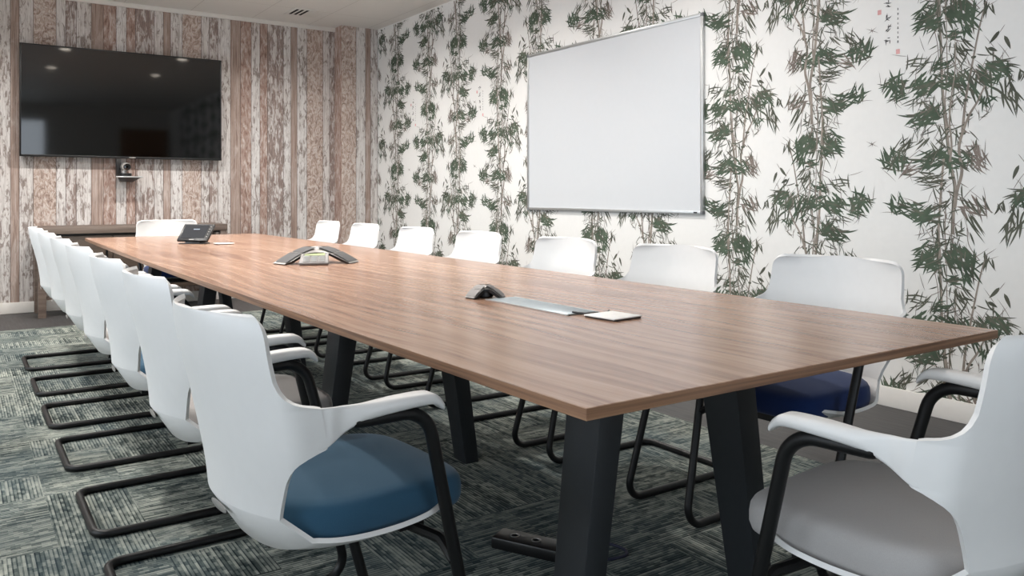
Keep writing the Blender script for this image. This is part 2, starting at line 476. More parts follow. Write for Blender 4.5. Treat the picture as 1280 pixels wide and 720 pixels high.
cluster(152, 590, 32, 26, 320, 25, 10, 64, 9, 'd')
cluster(110, 648, 46, 34, 215, 60, 24, 64, 13)
cluster(172, 690, 40, 18, 160, 20, 9, 62, 8, 'b')
cluster(268, 652, 54, 32, 160, 26, 24, 66, 12)
cluster(300, 590, 22, 22, 240, 40, 6, 44, 7, 'd')
cluster(375, 652, 50, 30, 30, 45, 22, 64, 12)
cluster(462, 655, 40, 36, 72, 26, 18, 66, 9, 'b')
cluster(262, 735, 50, 26, 175, 16, 16, 70, 7, 'd')
cluster(120, 838, 28, 26, 250, 50, 10, 56, 11)
cluster(185, 862, 44, 26, 25, 20, 14, 66, 11)
cluster(250, 890, 50, 28, 160, 24, 22, 66, 12)
cluster(300, 840, 30, 14, 150, 40, 6, 56, 7, 'd')
cluster(448, 850, 46, 26, 60, 28, 18, 62, 10, 'b')
cluster(440, 935, 20, 36, 62, 14, 5, 78, 9, 'd')
cluster(396, 945, 16, 16, 30, 60, 4, 40, 9, 'd', False)
cluster(255, 960, 40, 16, 110, 60, 6, 44, 4, 'b')
cluster(260, 1035, 40, 28, 150, 40, 12, 60, 12)
cluster(395, 1045, 44, 30, 55, 30, 14, 66, 12)
for (cx, cy, rx, ry, a) in ((320, 130, 60, 60, 100), (335, 420, 60, 60, 80), (300, 560, 70, 40, 120), (340, 760, 70, 60, 90), (330, 900, 60, 60, 110), (420, 560, 40, 60, 70), (400, 280, 50, 50, 70), (230, 420, 60, 40, 150), (470, 270, 50, 50, 60), (330, 985, 60, 40, 90)):
    cluster(cx, cy, rx, ry, a, 45, 7, 58, 8, 'd'); cluster(cx, cy, rx, ry, a, 60, 4, 60, 5, 'b')
REP = 1010*U
YA, ZA = 1.98, 1.05 + (243.455-0)/1017.96*3.76     # where drawing point (360, 0) sits
TOPZ, BOTZ = HC-.012, BB
m = MB()
m.add([(XR, YB, 0), (XR, YF, 0), (XR, YF, HC), (XR, YB, HC)], [(0, 1, 2, 3)], 0)
m.box(XR+.002, XR+.2, YB-.2, YF+.2, -.1, HC+.1, 0)
def stamp(outline, yc, z0, mirror, mi):
    pts = []
    for x, y in outline:
        u = (x-360)*U*(-1 if mirror else 1)
        pts.append((yc-u, z0-y*U))
    if min(p[0] for p in pts) < -1.2 or max(p[0] for p in pts) > CY0-.003: return
    if max(p[1] for p in pts) > TOPZ or min(p[1] for p in pts) < BOTZ:
        if max(p[1] for p in pts) < BOTZ or min(p[1] for p in pts) > TOPZ: return
        pts = [(a, min(TOPZ, max(BOTZ, b))) for a, b in pts]
    off = XR-.0003-rng.random()*.0007
    m.add([(off, a, b) for a, b in pts], [tuple(range(len(pts)))], mi)
for k in range(-3, 6):
    for mirror, yc, dz in ((False, YA+k*1.268, 0), (True, YA+.80-.05+k*1.268, -.575)):
        if not -1.5 < yc < 9: continue
        for j in range(-2, 3):
            z0 = ZA+dz+j*REP
            if z0-REP*1.1 > TOPZ or z0+.1 < BOTZ: continue
            for outline, mi in polys: stamp(outline, yc, z0, mirror, mi)
    # column of brushed characters with two red seals, and small dragonfly strokes
    yc, zc = 2.296+k*1.277, 2.0
    for q in range(4):
        for s in range(6):
            a = rng.choice((0, 0, 90, 35, 140)); cy_, cz_ = yc+rng.uniform(-.012, .012), zc-.062*q+rng.uniform(-.016, .016)
            o_ = [(360-(yy-YA)/U, 0) for yy in ()]
            L_, W_ = rng.uniform(.018, .036), .0052
            ca, sa = cos(radians(a)), sin(radians(a))
            pts = [(cy_+ca*l-sa*w, cz_+sa*l+ca*w) for l, w in ((-L_/2, 0), (0, W_/2), (L_/2, 0), (0, -W_/2))]
            m.add([(XR-.0006-s*.0001, p, z) for p, z in pts], [(0, 1, 2, 3)], 5)
    for q in range(8):
        cy_, cz_ = yc-.052, zc-.035-.023*q
        for s in range(2):
            w = rng.uniform(.003, .006); h = rng.uniform(.004, .008)
            m.add([(XR-.0006-s*.0001, cy_-w, cz_-s*.006), (XR-.0006-s*.0001, cy_+w, cz_-s*.006), (XR-.0006-s*.0001, cy_, cz_+h-s*.006)], [(0, 1, 2)], 5)
    for (dy, dz_) in ((.045, -.035), (-.052, -.245)):
        m.add([(XR-.0006, yc+dy-.01, zc+dz_-.012), (XR-.0006, yc+dy+.01, zc+dz_-.012), (XR-.0006, yc+dy+.01, zc+dz_+.012), (XR-.0006, yc+dy-.01, zc+dz_+.012)], [(0, 1, 2, 3)], 6)
    for zd in (1.88, 1.306, .57):
        for a, l in ((25, .08), (150, .06), (75, .03)):
            ca, sa = cos(radians(a)), sin(radians(a)); cy_, cz_ = yc+.085, zd
            pts = [(cy_+ca*t-sa*w, cz_+sa*t+ca*w) for t, w in ((-l/2, 0), (0, .002), (l/2, 0), (0, -.002))]
            m.add([(XR-.0007, p, z) for p, z in pts], [(0, 1, 2, 3)], 3)
struct(m, 'wall_right', [M['paint_white'], M['print_green'], M['print_dark'], M['print_brown'], M['print_stalk'], M['print_ink'], M['print_red']],
       label='white right wall papered with green bamboo print', recalc=False)

# ---------------------------------------------------------------- left and back walls with daylight windows (behind / beside the camera)
def wall_open(name, plane, fixed, a0, a1, openings, mat):
    """wall in the plane x=fixed or y=fixed, spanning a0..a1, with rectangular openings (a,b,z0,z1)"""
    mb = MB(); t0, t1 = (fixed-.15, fixed)
    def put(a, b, z0, z1):
        if plane == 'x': mb.box(t0, t1, a, b, z0, z1)
        else: mb.box(a, b, t0, t1, z0, z1)
    cur = a0
    for a, b, z0, z1 in sorted(openings):
        put(cur, a, 0, HC); put(a, b, 0, z0); put(a, b, z1, HC); cur = b
    put(cur, a1, 0, HC)
    return struct(mb, name, mat)
WL = [(-1.6, .9, .35, 2.6), (1.5, 4.0, .35, 2.6), (4.6, 7.1, .35, 2.6)]  # third opening is unseen, added to even out daylight at the far end
WB = [(.1, 1.5, .1, 2.6)]
wall_open('wall_left', 'x', XL, YB-.15, YF+.2, WL, M['wall_paint'])
wall_open('wall_back', 'y', YB, XL-.15, XR+.2, WB, M['wall_paint'])
def window(name, plane, fixed, a, b, z0, z1):
    r = MB(); t = .05
    def put(mb, a_, b_, c_, d_, e0, e1):
        if plane == 'x': mb.box(fixed+e0, fixed+e1, a_, b_, c_, d_)
        else: mb.box(a_, b_, fixed+e0, fixed+e1, c_, d_)
    for (p, q, s, w) in ((a, a+t, z0, z1), (b-t, b, z0, z1), (a+t, b-t, z0, z0+t), (a+t, b-t, z1-t, z1), ((a+b)/2-.025, (a+b)/2+.025, z0+t, z1-t)):
        put(r, p, q, s, w, -.11, -.05)
    o = struct(r, name, M['trim_white'], bevel=.003)
    g = MB(); put(g, a+t, b-t, z0+t, z1-t, -.084, -.078); g.build('pane', M['glass'], o)
    # daylight portal in the opening
    L = bpy.data.lights.new('daylight', 'AREA'); L.shape = 'RECTANGLE'; L.size = b-a; L.size_y = z1-z0
    L.energy = 1; L.cycles.is_portal = True
    lo = bpy.data.objects.new('daylight_opening', L); col.objects.link(lo)
    c = ((a+b)/2, (z0+z1)/2)
    if plane == 'x': lo.location = (fixed-.16, c[0], c[1]); lo.rotation_euler = (pi/2, 0, -pi/2)
    else: lo.location = (c[0], fixed-.16, c[1]); lo.rotation_euler = (pi/2, 0, pi)
for i, w in enumerate(WL): window('window_%d' % (i+1), 'x', XL, *w)
window('window_4', 'y', YB, *WB[0])
m = MB(); m.box(2.85, 3.78, YB, YB+.04, 0, 2.45); d = struct(m, 'door_1', M['door_wood'], bevel=.004)
m = MB(); m.tube(fillet([(2.95, YB+.04, 1.0), (2.95, YB+.09, 1.0), (3.07, YB+.09, 1.0)], [.015]), .009); m.build('door_handle', M['alu'], d, smooth=40)

# ================================================================== TABLE
TX, TY0, TY1, TW, TB = 1.3642, .9164, 6.544, .6096, .0271
TZ = .74; TT = .0195
def thw(s): return TW+TB*(1-(2*s-1)**2)
table = empty('conference_table', (TX, (TY0+TY1)/2, 0), 0, 'long walnut topped conference table with curved sides on dark metal legs', 'table')
OFF = Matrix.Translation((-TX, -(TY0+TY1)/2, 0))
pts = []
N = 40
for i in range(N+1): s = i/N; pts.append((TX+thw(s), TY0+(TY1-TY0)*s))
for i in range(N, -1, -1): s = i/N; pts.append((TX-thw(s), TY0+(TY1-TY0)*s))
m = MB(); m.prism(pts, TZ-TT, TZ)
n = len(pts)
m.m = [1, 0] + [1]*n
top = m.build('tabletop', [M['walnut'], M['walnut_edge']], table, xf=OFF)
bv = top.modifiers.new('edge', 'BEVEL'); bv.width = .0012; bv.segments = 1; bv.limit_method = 'ANGLE'
FR = [1.31, 2.71, 4.60, 6.05]; WY = .12
def leg_mb(side, y):
    mb = MB()
    rings = []
    for k, z in enumerate((.004, .715)):
        t = z/.715; xo = TX+side*(.326-.095*t); xi = xo-side*(.060+.012*t)
        wy = WY-.03*(1-t)
        rings.append([(xi, y, z), (xo, y, z), (xo, y+wy, z), (xi, y+wy, z)])
    mb.loft(rings); return mb
for i, y in enumerate(FR):
    fo = MB(); fo.box(TX-.235, TX+.235, y+.012, y+.108, .655, .7205); fr_ = fo.build('leg_frame', M['leg_metal'], table, bevel=.004, xf=OFF)
    for s in (-1, 1): leg_mb(s, y).build('leg', M['leg_metal'], fr_, bevel=.004, xf=OFF)
m = MB(); m.box(TX-.04, TX+.04, FR[0]+.1, FR[-1]+.02, .675, .7205); m.build('beam', M['leg_metal'], table, bevel=.004, xf=OFF)

# ================================================================== CHAIRS
SH_T = .009
prof_c = [(-.249, .846), (-.235, .77), (-.214, .69), (-.196, .61), (-.186, .545), (-.182, .495), (-.180, .462), (-.168, .433), (-.138, .412), (-.088, .404), (.0, .400), (.12, .405), (.222, .420)]
def lin_tab(tab, x):
    if x <= tab[0][0]: return tab[0][1]
    for (a, va), (b, vb) in zip(tab, tab[1:]):
        if x <= b: return va+(vb-va)*(x-a)/(b-a)
    return tab[-1][1]
WING = [(.545, 0), (.562, .003), (.576, .009), (.588, .018), (.598, .030), (.607, .047), (.614, .066), (.620, .088), (.690, .088), (.693, .072), (.6965, .053), (.702, .034), (.710, .018), (.721, .007), (.736, 0)]
def shell_mb():
    """one moulded shell: back, the webs that run forward into the arms, and the pan under the seat"""
    NV, NU, NW = 190, 28, 7
    fineP = crom([(x, 0, z) for x, z in prof_c], 600); acc = [0.0]
    for a, b in zip(fineP, fineP[1:]): acc.append(acc[-1]+(b-a).length)
    tot = acc[-1]; P, S = [], []
    for i in range(NV):
        t = i/(NV-1); s_ = tot*(t if t < 0 else (t*.72/.80 * .62 if t < .8 else .558+(t-.8)/.2*.442))
        k = max(q for q in range(600) if acc[q] <= s_+1e-9); k = min(k, 598)
        f = (s_-acc[k])/(acc[k+1]-acc[k]); P.append(fineP[k].lerp(fineP[k+1], f)); S.append(s_)
    bm = bmesh.new(); g = []
    z_tab = [(p.x, p.y) for p in crom([(0, .226, 0), (.08, .231, 0), (.16, .234, 0), (.225, .232, 0), (.262, .224, 0), (.30, .208, 0), (.345, .186, 0), (.39, .174, 0), (.43, .180, 0), (.475, .204, 0), (.54, .221, 0), (tot-.12, .221, 0), (tot, .208, 0)], 300)]
    for i in range(NV):
        s = S[i]; hw = lin_tab(z_tab, s)
        r = .043
        if s < r: hw -= r-sqrt(max(0, r*r-(r-s)**2))
        r = .07; e = tot-s
        if e < r: hw -= r-sqrt(max(0, r*r-(r-e)**2))
        dep = .062-.016*min(1, s/.36); row = []
        for j in range(NU+1):
            u = -1+2*j/NU
            x, z = P[i].x, P[i].z
            x += dep*abs(u)**2.0*(1 if x < .02 or s < .4 else max(0, 1-(x-.02)/.15))
            pn_ = max(0, min(1, (P[i].x+.180)/.055)) if s > .38 else 0; pn_ = pn_*pn_*(3-2*pn_)
            z += pn_*.034*abs(u)**4
            row.append((x, u*hw, z))
        w = .8*lin_tab(WING, P[i].z) if s < .42 else 0
        slope = math.atan(dep*2.0/hw); ext = []; x, y = row[-1][0], row[-1][1]
        for q in range(1, NW+1):
            d = w*q/NW; st = w/NW; ang = slope+(radians(80)-slope)*min(1, d/.05)
            x += st*sin(ang); y += st*cos(ang); ext.append((x, y, row[-1][2]))
        full = [(x, -y, z) for x, y, z in ext[::-1]]+row+ext
        g.append([bm.verts.new(p) for p in full])
    NC = len(g[0])
    for i in range(NV-1):
        for j in range(NC-1):
            um = abs(j+.5-(NC-1)/2)/(NU/2)
            if .443 < P[i].z < .458 and P[i].x < -.12 and um < .60: continue
            try: bm.faces.new((g[i][j], g[i][j+1], g[i+1][j+1], g[i+1][j]))
            except ValueError: pass
    bmesh.ops.remove_doubles(bm, verts=bm.verts[:], dist=2e-5)
    bmesh.ops.dissolve_degenerate(bm, dist=1e-6, edges=bm.edges[:])
    bmesh.ops.recalc_face_normals(bm, faces=bm.faces)
    bmesh.ops.solidify(bm, geom=bm.faces[:], thickness=SH_T)
    bmesh.ops.recalc_face_normals(bm, faces=bm.faces)
    return bm
TIP = (-.09, .25)
def arm_mb(s):
    """white arm pad: leaves the web of the shell as a thin upright edge and flattens to a pad with a turned-down tip"""
    xt, yt = TIP
    st = [(xt-.014, .690, .618, yt-.004, .0085), (xt-.003, .6895, .620, yt-.001, .0088), (xt+.010, .689, .628, yt+.001, .0095), (xt+.030, .688, .640, .2565, .014), (xt+.052, .688, .652, .2605, .024), (xt+.085, .689, .661, .2645, .036),
          (.05, .691, .667, .267, .044), (.103, .690, .669, .267, .045), (.122, .682, .664, .267, .042), (.134, .668, .655, .267, .034)]
    mb = MB(); rings = []
    A = [crom([(q[0], q[i], 0) for q in st], 40) for i in (1, 2, 3, 4)]
    for k in range(40):
        x = A[0][k].x; zt, zb, y, w = (a[k].y for a in A)
        h = (zt-zb); r = min(w, h)*.45; ring = []
        for cx_, cz_, a0 in ((w/2-r, h/2-r, 0), (-w/2+r, h/2-r, 90), (-w/2+r, -h/2+r, 180), (w/2-r, -h/2+r, 270)):
            for q in range(4):
                a = radians(a0+30*q)
                ring.append((x, s*(y+cx_+r*cos(a)), (zt+zb)/2+cz_+r*sin(a)))
        rings.append(ring)
    mb.loft(rings); return mb
def pad_mb():
    mb = MB(); rings = []
    def outline(inset, z, crown=0):
        ring = []; n = 72
        for k in range(n):
            a = 2*pi*k/n; c, s_ = cos(a), sin(a); p = 2/(5.5 if cos(a) > 0 else 3.6)
            x = .064+(.206-inset)*math.copysign(abs(c)**p, c)
            hw = .208-.013*max(0, x/.24)-.062*max(0, (-x-.01)/.14)**2
            y = (hw-inset)*math.copysign(abs(s_)**p, s_)
            dz = crown*(1-(y/.21)**2) - .012*max(0, (x-.13)/.14)**2 - .004*max(0, -x/.2)
            ring.append((x, y, z+dz*(z-.41)/.09))
        return ring
    for ins, z, cr in ((.04, .422, 0), (.014, .426, 0), (.004, .434, 0), (0, .448, .0), (0, .466, .001), (.002, .482, .002), (.007, .491, .003), (.016, .4965, .004), (.032, .499, .005), (.06, .501, .006), (.10, .502, .007), (.15, .503, .008), (.19, .503, .008)):
        rings.append(outline(ins, z, cr))
    mb.loft(rings); return mb
def frame_mb():
    mb = MB(); R = .0125
    half = [(TIP[0]+.028, -.2565, .664), (TIP[0]+.060, -.2612, .658), (.106, -.266, .657), (.272, -.224, R), (-.26, -.222, R)]
    path = half + [(x, -y, z) for x, y, z in half[::-1]]
    mb.tube(fillet(path, [.05, .065, .055, .045, .045, .055, .065, .05], 9), lambda t: R*min(1, .35+max(0, min(t, 1-t))*55), 12); return mb
MESH = {}
def make_chair(cloth):
    """parts share mesh data between the chairs of a kind"""
    root = bpy.data.objects.new('cantilever_chair', None); root.empty_display_size = .1; col.objects.link(root)
    if 'shell' not in MESH:
        global TIP
        me = bpy.data.meshes.new('shell'); bm = shell_mb()
        cand = [v.co for v in bm.verts if .635 < v.co.z < .675 and v.co.y > .2]
        xm = max(c.x for c in cand); near = [c for c in cand if c.x > xm-.010]
        TIP = (xm, sum(c.y for c in near)/len(near)); print('TIP', TIP)
        bm.to_mesh(me); bm.free()
        me.materials.append(M['white_plastic'])
        for p in me.polygons: p.use_smooth = True
        me.set_sharp_from_angle(angle=radians(50))
        MESH['shell'] = me
    so = bpy.data.objects.new('shell', MESH['shell']); col.objects.link(so); so.parent = root
    for s in (-1, 1): arm_mb(s).build('armrest', M['white_plastic'], root, smooth=60)
    pad_mb().build('seat_pad', cloth, root, smooth=60)
    frame_mb().build('frame', M['black_tube'], root, smooth=60)
    b = MB()
    b.tube(fillet([(.180, -.245, .356), (.180, -.20, .383), (.160, -.12, .387), (.160, .12, .387), (.180, .20, .383), (.180, .245, .356)], [.03]*4), .011, 8)
    b.box(.13, .185, -.13, .13, .384, .402)
    b.box(-.10, .14, -.04, .04, .384, .402)
    b.build('seat_bracket', M['black_tube'], root, smooth=40)
    c = MB(); c.lathe([(.001, 0), (.013, .001), (.016, .004), (.013, .008), (.001, .009)], 20)
    co = c.build('back_clip', M['clip_grey'], root, smooth=40, xf=Matrix.Translation((-.1785, 0, .471)) @ Matrix.Rotation(radians(-88), 4, 'Y') @ Matrix.Diagonal((.5, 2.6, .2, 1)))
    return root
proto = {k: make_chair(M[k+'_cloth']) for k in ('blue', 'grey', 'navy')}
used = set()
def place(kind, x, y, rz, label, group):
    o = proto[kind] if kind not in used else copy_tree(proto[kind])
    used.add(kind)
    o.location = (x, y, .004); o.rotation_euler = (0, 0, rz)
    return tag(o, label, 'chair', group)
ORD = ['nearest', 'second', 'third', 'fourth', 'fifth', 'sixth', 'farthest']
# left row faces +x
LEFT = [('blue', 1.565, .07, 'steel blue seat'), ('grey', 2.305, 0, 'grey seat'), ('blue', 2.97, 0, 'steel blue seat'), ('grey', 3.686, 0, 'grey seat'), ('navy', 4.36, 0, 'navy seat'), ('navy', 5.07, 0, 'navy seat'), ('navy', 5.80, 0, 'navy seat')]
GL, GR, GH = 'white chairs along the left side of the table', 'white chairs along the right side of the table', 'white chairs at the two ends of the table'
for (k, y, r, cl), w in zip(LEFT, ORD):
    first = '%s of the seven white armchairs in the left row, %s' % (w, cl)
    place(k, {'nearest': .579, 'second': .604}.get(w, .606), y, r, first, GL)
RIGHT = [('navy', 1.57), ('grey', 2.29), ('blue', 2.98), ('grey', 3.74), ('navy', 4.46), ('blue', 5.22), ('grey', 5.90)]
for (k, y), w in zip(RIGHT, ORD):
    place(k, 2.145, y, pi+(.05 if w == 'nearest' else 0), '%s of the seven white armchairs before the bamboo wall%s' % (w, ', navy seat' if w == 'nearest' else ''), GR)
place('grey', 1.400, .765, pi/2+.09, 'white armchair with grey seat at the near end of the table, cut by the frame', GH)
place('navy', 1.385, 6.74, -pi/2, 'white armchair at the far end of the table before the low cabinet', GH)

# ================================================================== TV, CAMERA, CABINET on the far wall
tv = empty('wall_television', (1.313, YF, 1.888), 0, 'large black flat screen television mounted on the plank wall', 'television')
x0, x1, z0, z1, y1 = .451-1.313, 2.175-1.313, 1.391-1.888, 2.388-1.888, -.10
m = MB(); m.box(x0, x1, y1+.004, y1+.055, z0, z1); m.build('housing', M['black_plastic'], tv, bevel=.004)
m = MB(); b_ = .012
m.box(x0, x0+b_, y1-.004, y1+.01, z0, z1); m.box(x1-b_, x1, y1-.004, y1+.01, z0, z1)
m.box(x0+b_, x1-b_, y1-.004, y1+.01, z1-b_, z1); m.box(x0+b_, x1-b_, y1-.004, y1+.01, z0, z0+b_*1.4)
m.build('bezel', M['black_plastic'], tv, bevel=.002)
m = MB(); m.box(x0+b_, x1-b_, y1+.001, y1+.006, z0+b_*1.4, z1-b_); m.build('screen', M['screen'], tv)
m = MB(); m.box(-.25, .25, y1+.05, 0, -.2, .2); m.build('wall_bracket', M['black_plastic'], tv, bevel=.004)
m = MB(); m.box(.02, .075, y1-.0055, y1-.003, z0+.004, z0+.012); m.build('badge', M['silver'], tv)

sh = empty('camera_shelf', (1.322, YF, 1.222), 0, 'small dark wall bracket shelf with a pale front edge under the television', 'shelf')
m = MB(); m.prism([(-.115, -.19), (.115, -.19), (.075, 0), (-.075, 0)], -.012, 0)
m.build('shelf_plate', M['alu'], sh, bevel=.002)
m = MB(); m.loft([[(-.10, -.175, -.012), (.10, -.175, -.012), (.07, 0, -.012), (-.07, 0, -.012)], [(-.06, -.09, -.05), (.05, -.09, -.05), (.05, 0, -.05), (-.06, 0, -.05)]])
m.build('shelf_support', M['black_plastic'], sh, bevel=.002)
cam_t = empty('video_camera', (1.300, YF-.10, 1.222), 0, 'black and silver conference camera on the bracket shelf under the television', 'camera')
m = MB(); m.prism([(.055*cos(a*pi/12), .055*sin(a*pi/12)) for a in range(24)], 0, .03); m.box(-.078, -.035, .0, .045, .0, .165)
m.build('camera_base', M['black_plastic'], cam_t, bevel=.004)
m = MB(); m.tube([(-.012, -.01, .03), (-.012, -.01, .055)], .02, 12); m.lathe([(.001, -.045), (.035, -.042), (.042, -.02), (.043, .02), (.036, .045), (.001, .05)], 24, (0, -.005, .088), 'y')
head = m.build('camera_head', M['silver'], cam_t, smooth=40)
m = MB(); m.lathe([(.022, -.058), (.031, -.056), (.032, -.03), (.001, -.03)], 24, (.006, -.005, .088), 'y'); m.lathe([(.001, -.05), (.022, -.05), (.022, -.045), (.001, -.045)], 24, (.006, -.005, .088), 'y')
m.build('lens', M['screen'], head, smooth=40)

cb = empty('sideboard', (1.35, 8.18, 0), 0, 'long low grey brown sideboard standing against the plank wall', 'cabinet')
o3 = Matrix.Translation((-1.35, -8.18, 0))
m = MB(); m.box(.56, 2.13, 7.945, 8.415, .712, .772); m.build('top', M['grey_oak'], cb, bevel=.003, xf=o3)
for xx in (.565, 2.065):
    for yy in (7.95, 8.34):
        m = MB(); m.box(xx, xx+.06, yy, yy+.065, 0, .7125); m.build('leg', M['grey_oak'], cb, bevel=.003, xf=o3)
m = MB(); m.box(.70, 2.02, 7.99, 8.41, .20, .700); m.build('body', M['dark_oak'], cb, bevel=.003, xf=o3)
m = MB(); m.box(.625, 2.065, 7.985, 8.40, .695, .7125); m.build('underframe', M['black_plastic'], cb, xf=o3)
for i in range(3):
    a = .705+i*.438
    m = MB(); m.box(a+.003, a+.432, 7.972, 7.992, .205, .688); dr = m.build('door', M['dark_oak'], cb, bevel=.002, xf=o3)
    m = MB(); m.box(a+.38, a+.395, 7.955, 7.974, .50, .64); m.build('handle', M['black_plastic'], dr, bevel=.002, xf=o3)

# ================================================================== WHITEBOARD
WY0, WY1, WZ0, WZ1 = 3.494, 5.3715, .929, 2.177
wbd = empty('whiteboard', (XR, (WY0+WY1)/2, (WZ0+WZ1)/2), 0, 'large blank whiteboard in a slim silver frame on the bamboo wall', 'whiteboard')
ow = Matrix.Translation((-XR, -(WY0+WY1)/2, -(WZ0+WZ1)/2))
m = MB(); m.box(XR-.016, XR-.004, WY0+.01, WY1-.01, WZ0+.01, WZ1-.01); m.build('writing_surface', M['board'], wbd, xf=ow)
f_ = .02
for nm, (a, b, c, d) in (('frame_side', (WY0, WY0+f_, WZ0+f_, WZ1-f_)), ('frame_side', (WY1-f_, WY1, WZ0+f_, WZ1-f_)), ('frame_rail', (WY0+f_, WY1-f_, WZ1-f_, WZ1)), ('frame_rail', (WY0+f_, WY1-f_, WZ0, WZ0+f_))):
    m = MB(); m.box(XR-.023, XR-.001, a, b, c, d); m.build(nm, M['alu'], wbd, bevel=.002, xf=ow)
M['corner_grey'] = plain('corner_grey', '#6c6e70', .5)
for yy in (WY0, WY1-f_):
    for zz in (WZ0, WZ1-f_):
        m = MB(); m.box(XR-.024, XR-.001, yy-.001, yy+f_+.001, zz-.001, zz+f_+.001); m.build('corner_cap', M['corner_grey'], wbd, bevel=.003, xf=ow)
m = MB(); m.box(XR-.0242, XR-.0225, WY0+.045, WY0+.075, WZ0+.006, WZ0+.014); m.build('badge', M['black_plastic'], wbd, xf=ow)

# ================================================================== THINGS ON THE TABLE
TOP = TZ
def pod(parent, R, H, tipw, body, grille, edge, ang0, lift=.012):
    """three-legged arched conference body: three arched lobes meeting in a dome"""
    NR, NA = 14, 72
    mb = MB(); rings = []
    def rad(a):
        d = abs(((a-ang0+pi/3) % (2*pi/3))-pi/3)          # angle to the nearest leg axis
        flat = tipw/2/max(sin(d), 1e-4)
        tip = R/max(cos(d), .2)
        waist = R*.50/ max(.35, cos(pi/3-d))
        return max(min(flat, tip), waist)
    for k in range(NR+1):
        t = k/NR; ring = []
        for i in range(NA):
            a = 2*pi*i/NA; r = rad(a)*max(t, .001)
            q = min(1, r/R)
            z = H*(1-q**1.6) + .004*q
            ring.append((r*cos(a), r*sin(a), z))
        rings.append(ring)
    th = [[(x*.96, y*.96, max(.0005, z-.010)) for x, y, z in r] for r in rings[::-1]]
    mb.loft(rings, 0, caps=False); mb.loft(th, 1, caps=False); mb.loft([rings[-1], th[0]], 1, caps=False)
    o = mb.build('body', [body, M['black_plastic']], parent, smooth=35)
    # speaker grilles on the three legs
    for q in range(3):
        a = ang0+q*2*pi/3; gm = MB(); g1 = []; n_ = 10
        for (ta, tb) in ((.16, .52), (.55, .95)):
            rs = []
            for k in range(n_+1):
                r = R*(ta+(tb-ta)*k/n_); z = H*(1-(r/R)**1.6)+.004*(r/R)+.0012; w = tipw*.43
                rs.append([(r*cos(a)+w*sin(a)*s_, r*sin(a)-w*cos(a)*s_, z) for s_ in (-1, 1)])
            b0 = len(gm.v); vs = [p for rr in rs for p in rr]
            gm.add(vs, [(2*k, 2*k+1, 2*k+3, 2*k+2) for k in range(n_)])
        gm.build('speaker_grille', grille, o, smooth=60)
    return o
def dirang(dx, dy): return math.atan2(dy, dx)
M['pod_grey'] = plain('pod_grey', '#8f8b87', .4, .3)
M['pod_lid'] = plain('pod_lid', '#6f6c6a', .45, .3)
px_, py_ = 1.365, 3.60
ph = empty('conference_phone', (px_, py_, TOP), 0, 'three legged grey conference phone with a small green display on the table', 'conference phone')
front = dirang(-px_*.9, -py_)
pod(ph, .192, .074, .112, M['pod_grey'], M['dark_grille'], M['silver'], front+pi/3)
# keypad block between the two front legs, with display and keys
KX = Matrix.Rotation(front+pi/2+radians(-6), 4, 'Z')
m = MB(); m.loft([[(-.064, -.180, .002), (.064, -.180, .002), (.064, -.180, .012), (-.064, -.180, .012)], [(-.058, -.065, .002), (.058, -.065, .002), (.058, -.065, .058), (-.058, -.065, .058)]])
kp = m.build('keypad', M['pod_lid'], ph, bevel=.004, xf=KX)
def on_slope(y, lift=.0): return .012+(y+.180)*(.046/.115)+lift
m = MB(); m.loft([[(-.044, y_, on_slope(y_, -.003)), (.044, y_, on_slope(y_, -.003)), (.044, y_, on_slope(y_, .0015)), (-.044, y_, on_slope(y_, .0015))] for y_ in (-.114, -.074)])
m.build('display', M['lcd'], kp, xf=KX)
for r_ in range(4):
    for c_ in range(3):
        y_ = -.173+r_*.0142; x_ = (c_-1)*.034; m = MB()
        z_ = on_slope(y_+.005)
        m.box(x_-.013, x_+.013, y_, y_+.0098, z_-.004, z_+.004); m.build('key', M['key_white'], kp, bevel=.0015, xf=KX)

mx_, my_ = 1.318, 2.085
mp = empty('microphone_pod', (mx_, my_, TOP), 0, 'small silver and black three legged microphone pod beside the cable flap', 'microphone')
fr2 = dirang(-mx_, -my_)
pod(mp, .062, .038, .046, M['pod_grey'], M['pod_lid'], M['silver'], fr2+pi/3+.25)
m = MB(); m.lathe([(.001, 0), (.024, 0), (.030, .006), (.027, .018), (.012, .027), (.001, .028)], 24); m.build('core', M['black_plastic'], mp, smooth=40)

fl = empty('cable_flap', (1.342, 1.835, TOP), 0, 'flush brushed aluminium cable flap set into the table top', 'cable flap')
of = Matrix.Translation((-1.342, -1.835, -TOP))
M['brushed'] = plain('brushed', '#99a3a8', .42, .75)
m = MB(); m.box(1.292, 1.392, 1.655, 2.03, TOP-.002, TOP+.0022); m.build('lid', M['brushed'], fl, bevel=.0008, xf=of)
m = MB(); m.box(1.290, 1.394, 1.640, 1.655, TOP-.002, TOP+.0015); m.build('brush_strip', M['cork_dark'], fl, xf=of)
m = MB(); m.box(1.2885, 1.292, 1.640, 2.033, TOP-.002, TOP+.0026); m.box(1.392, 1.3955, 1.640, 2.033, TOP-.002, TOP+.0026); m.build('rim', M['alu'], fl, xf=of)
m = MB(); m.tube(crom([(1.325, 1.665, TOP+.005), (1.335, 1.63, TOP+.0045), (1.352, 1.605, TOP+.0035), (1.40, 1.618, TOP+.0035), (1.428, 1.64, TOP+.0035)], 24), .0026, 8)
tag(m.build('cable', M['black_plastic'], smooth=60), 'short black cable end lying between the cable flap and the white coaster', 'cable')

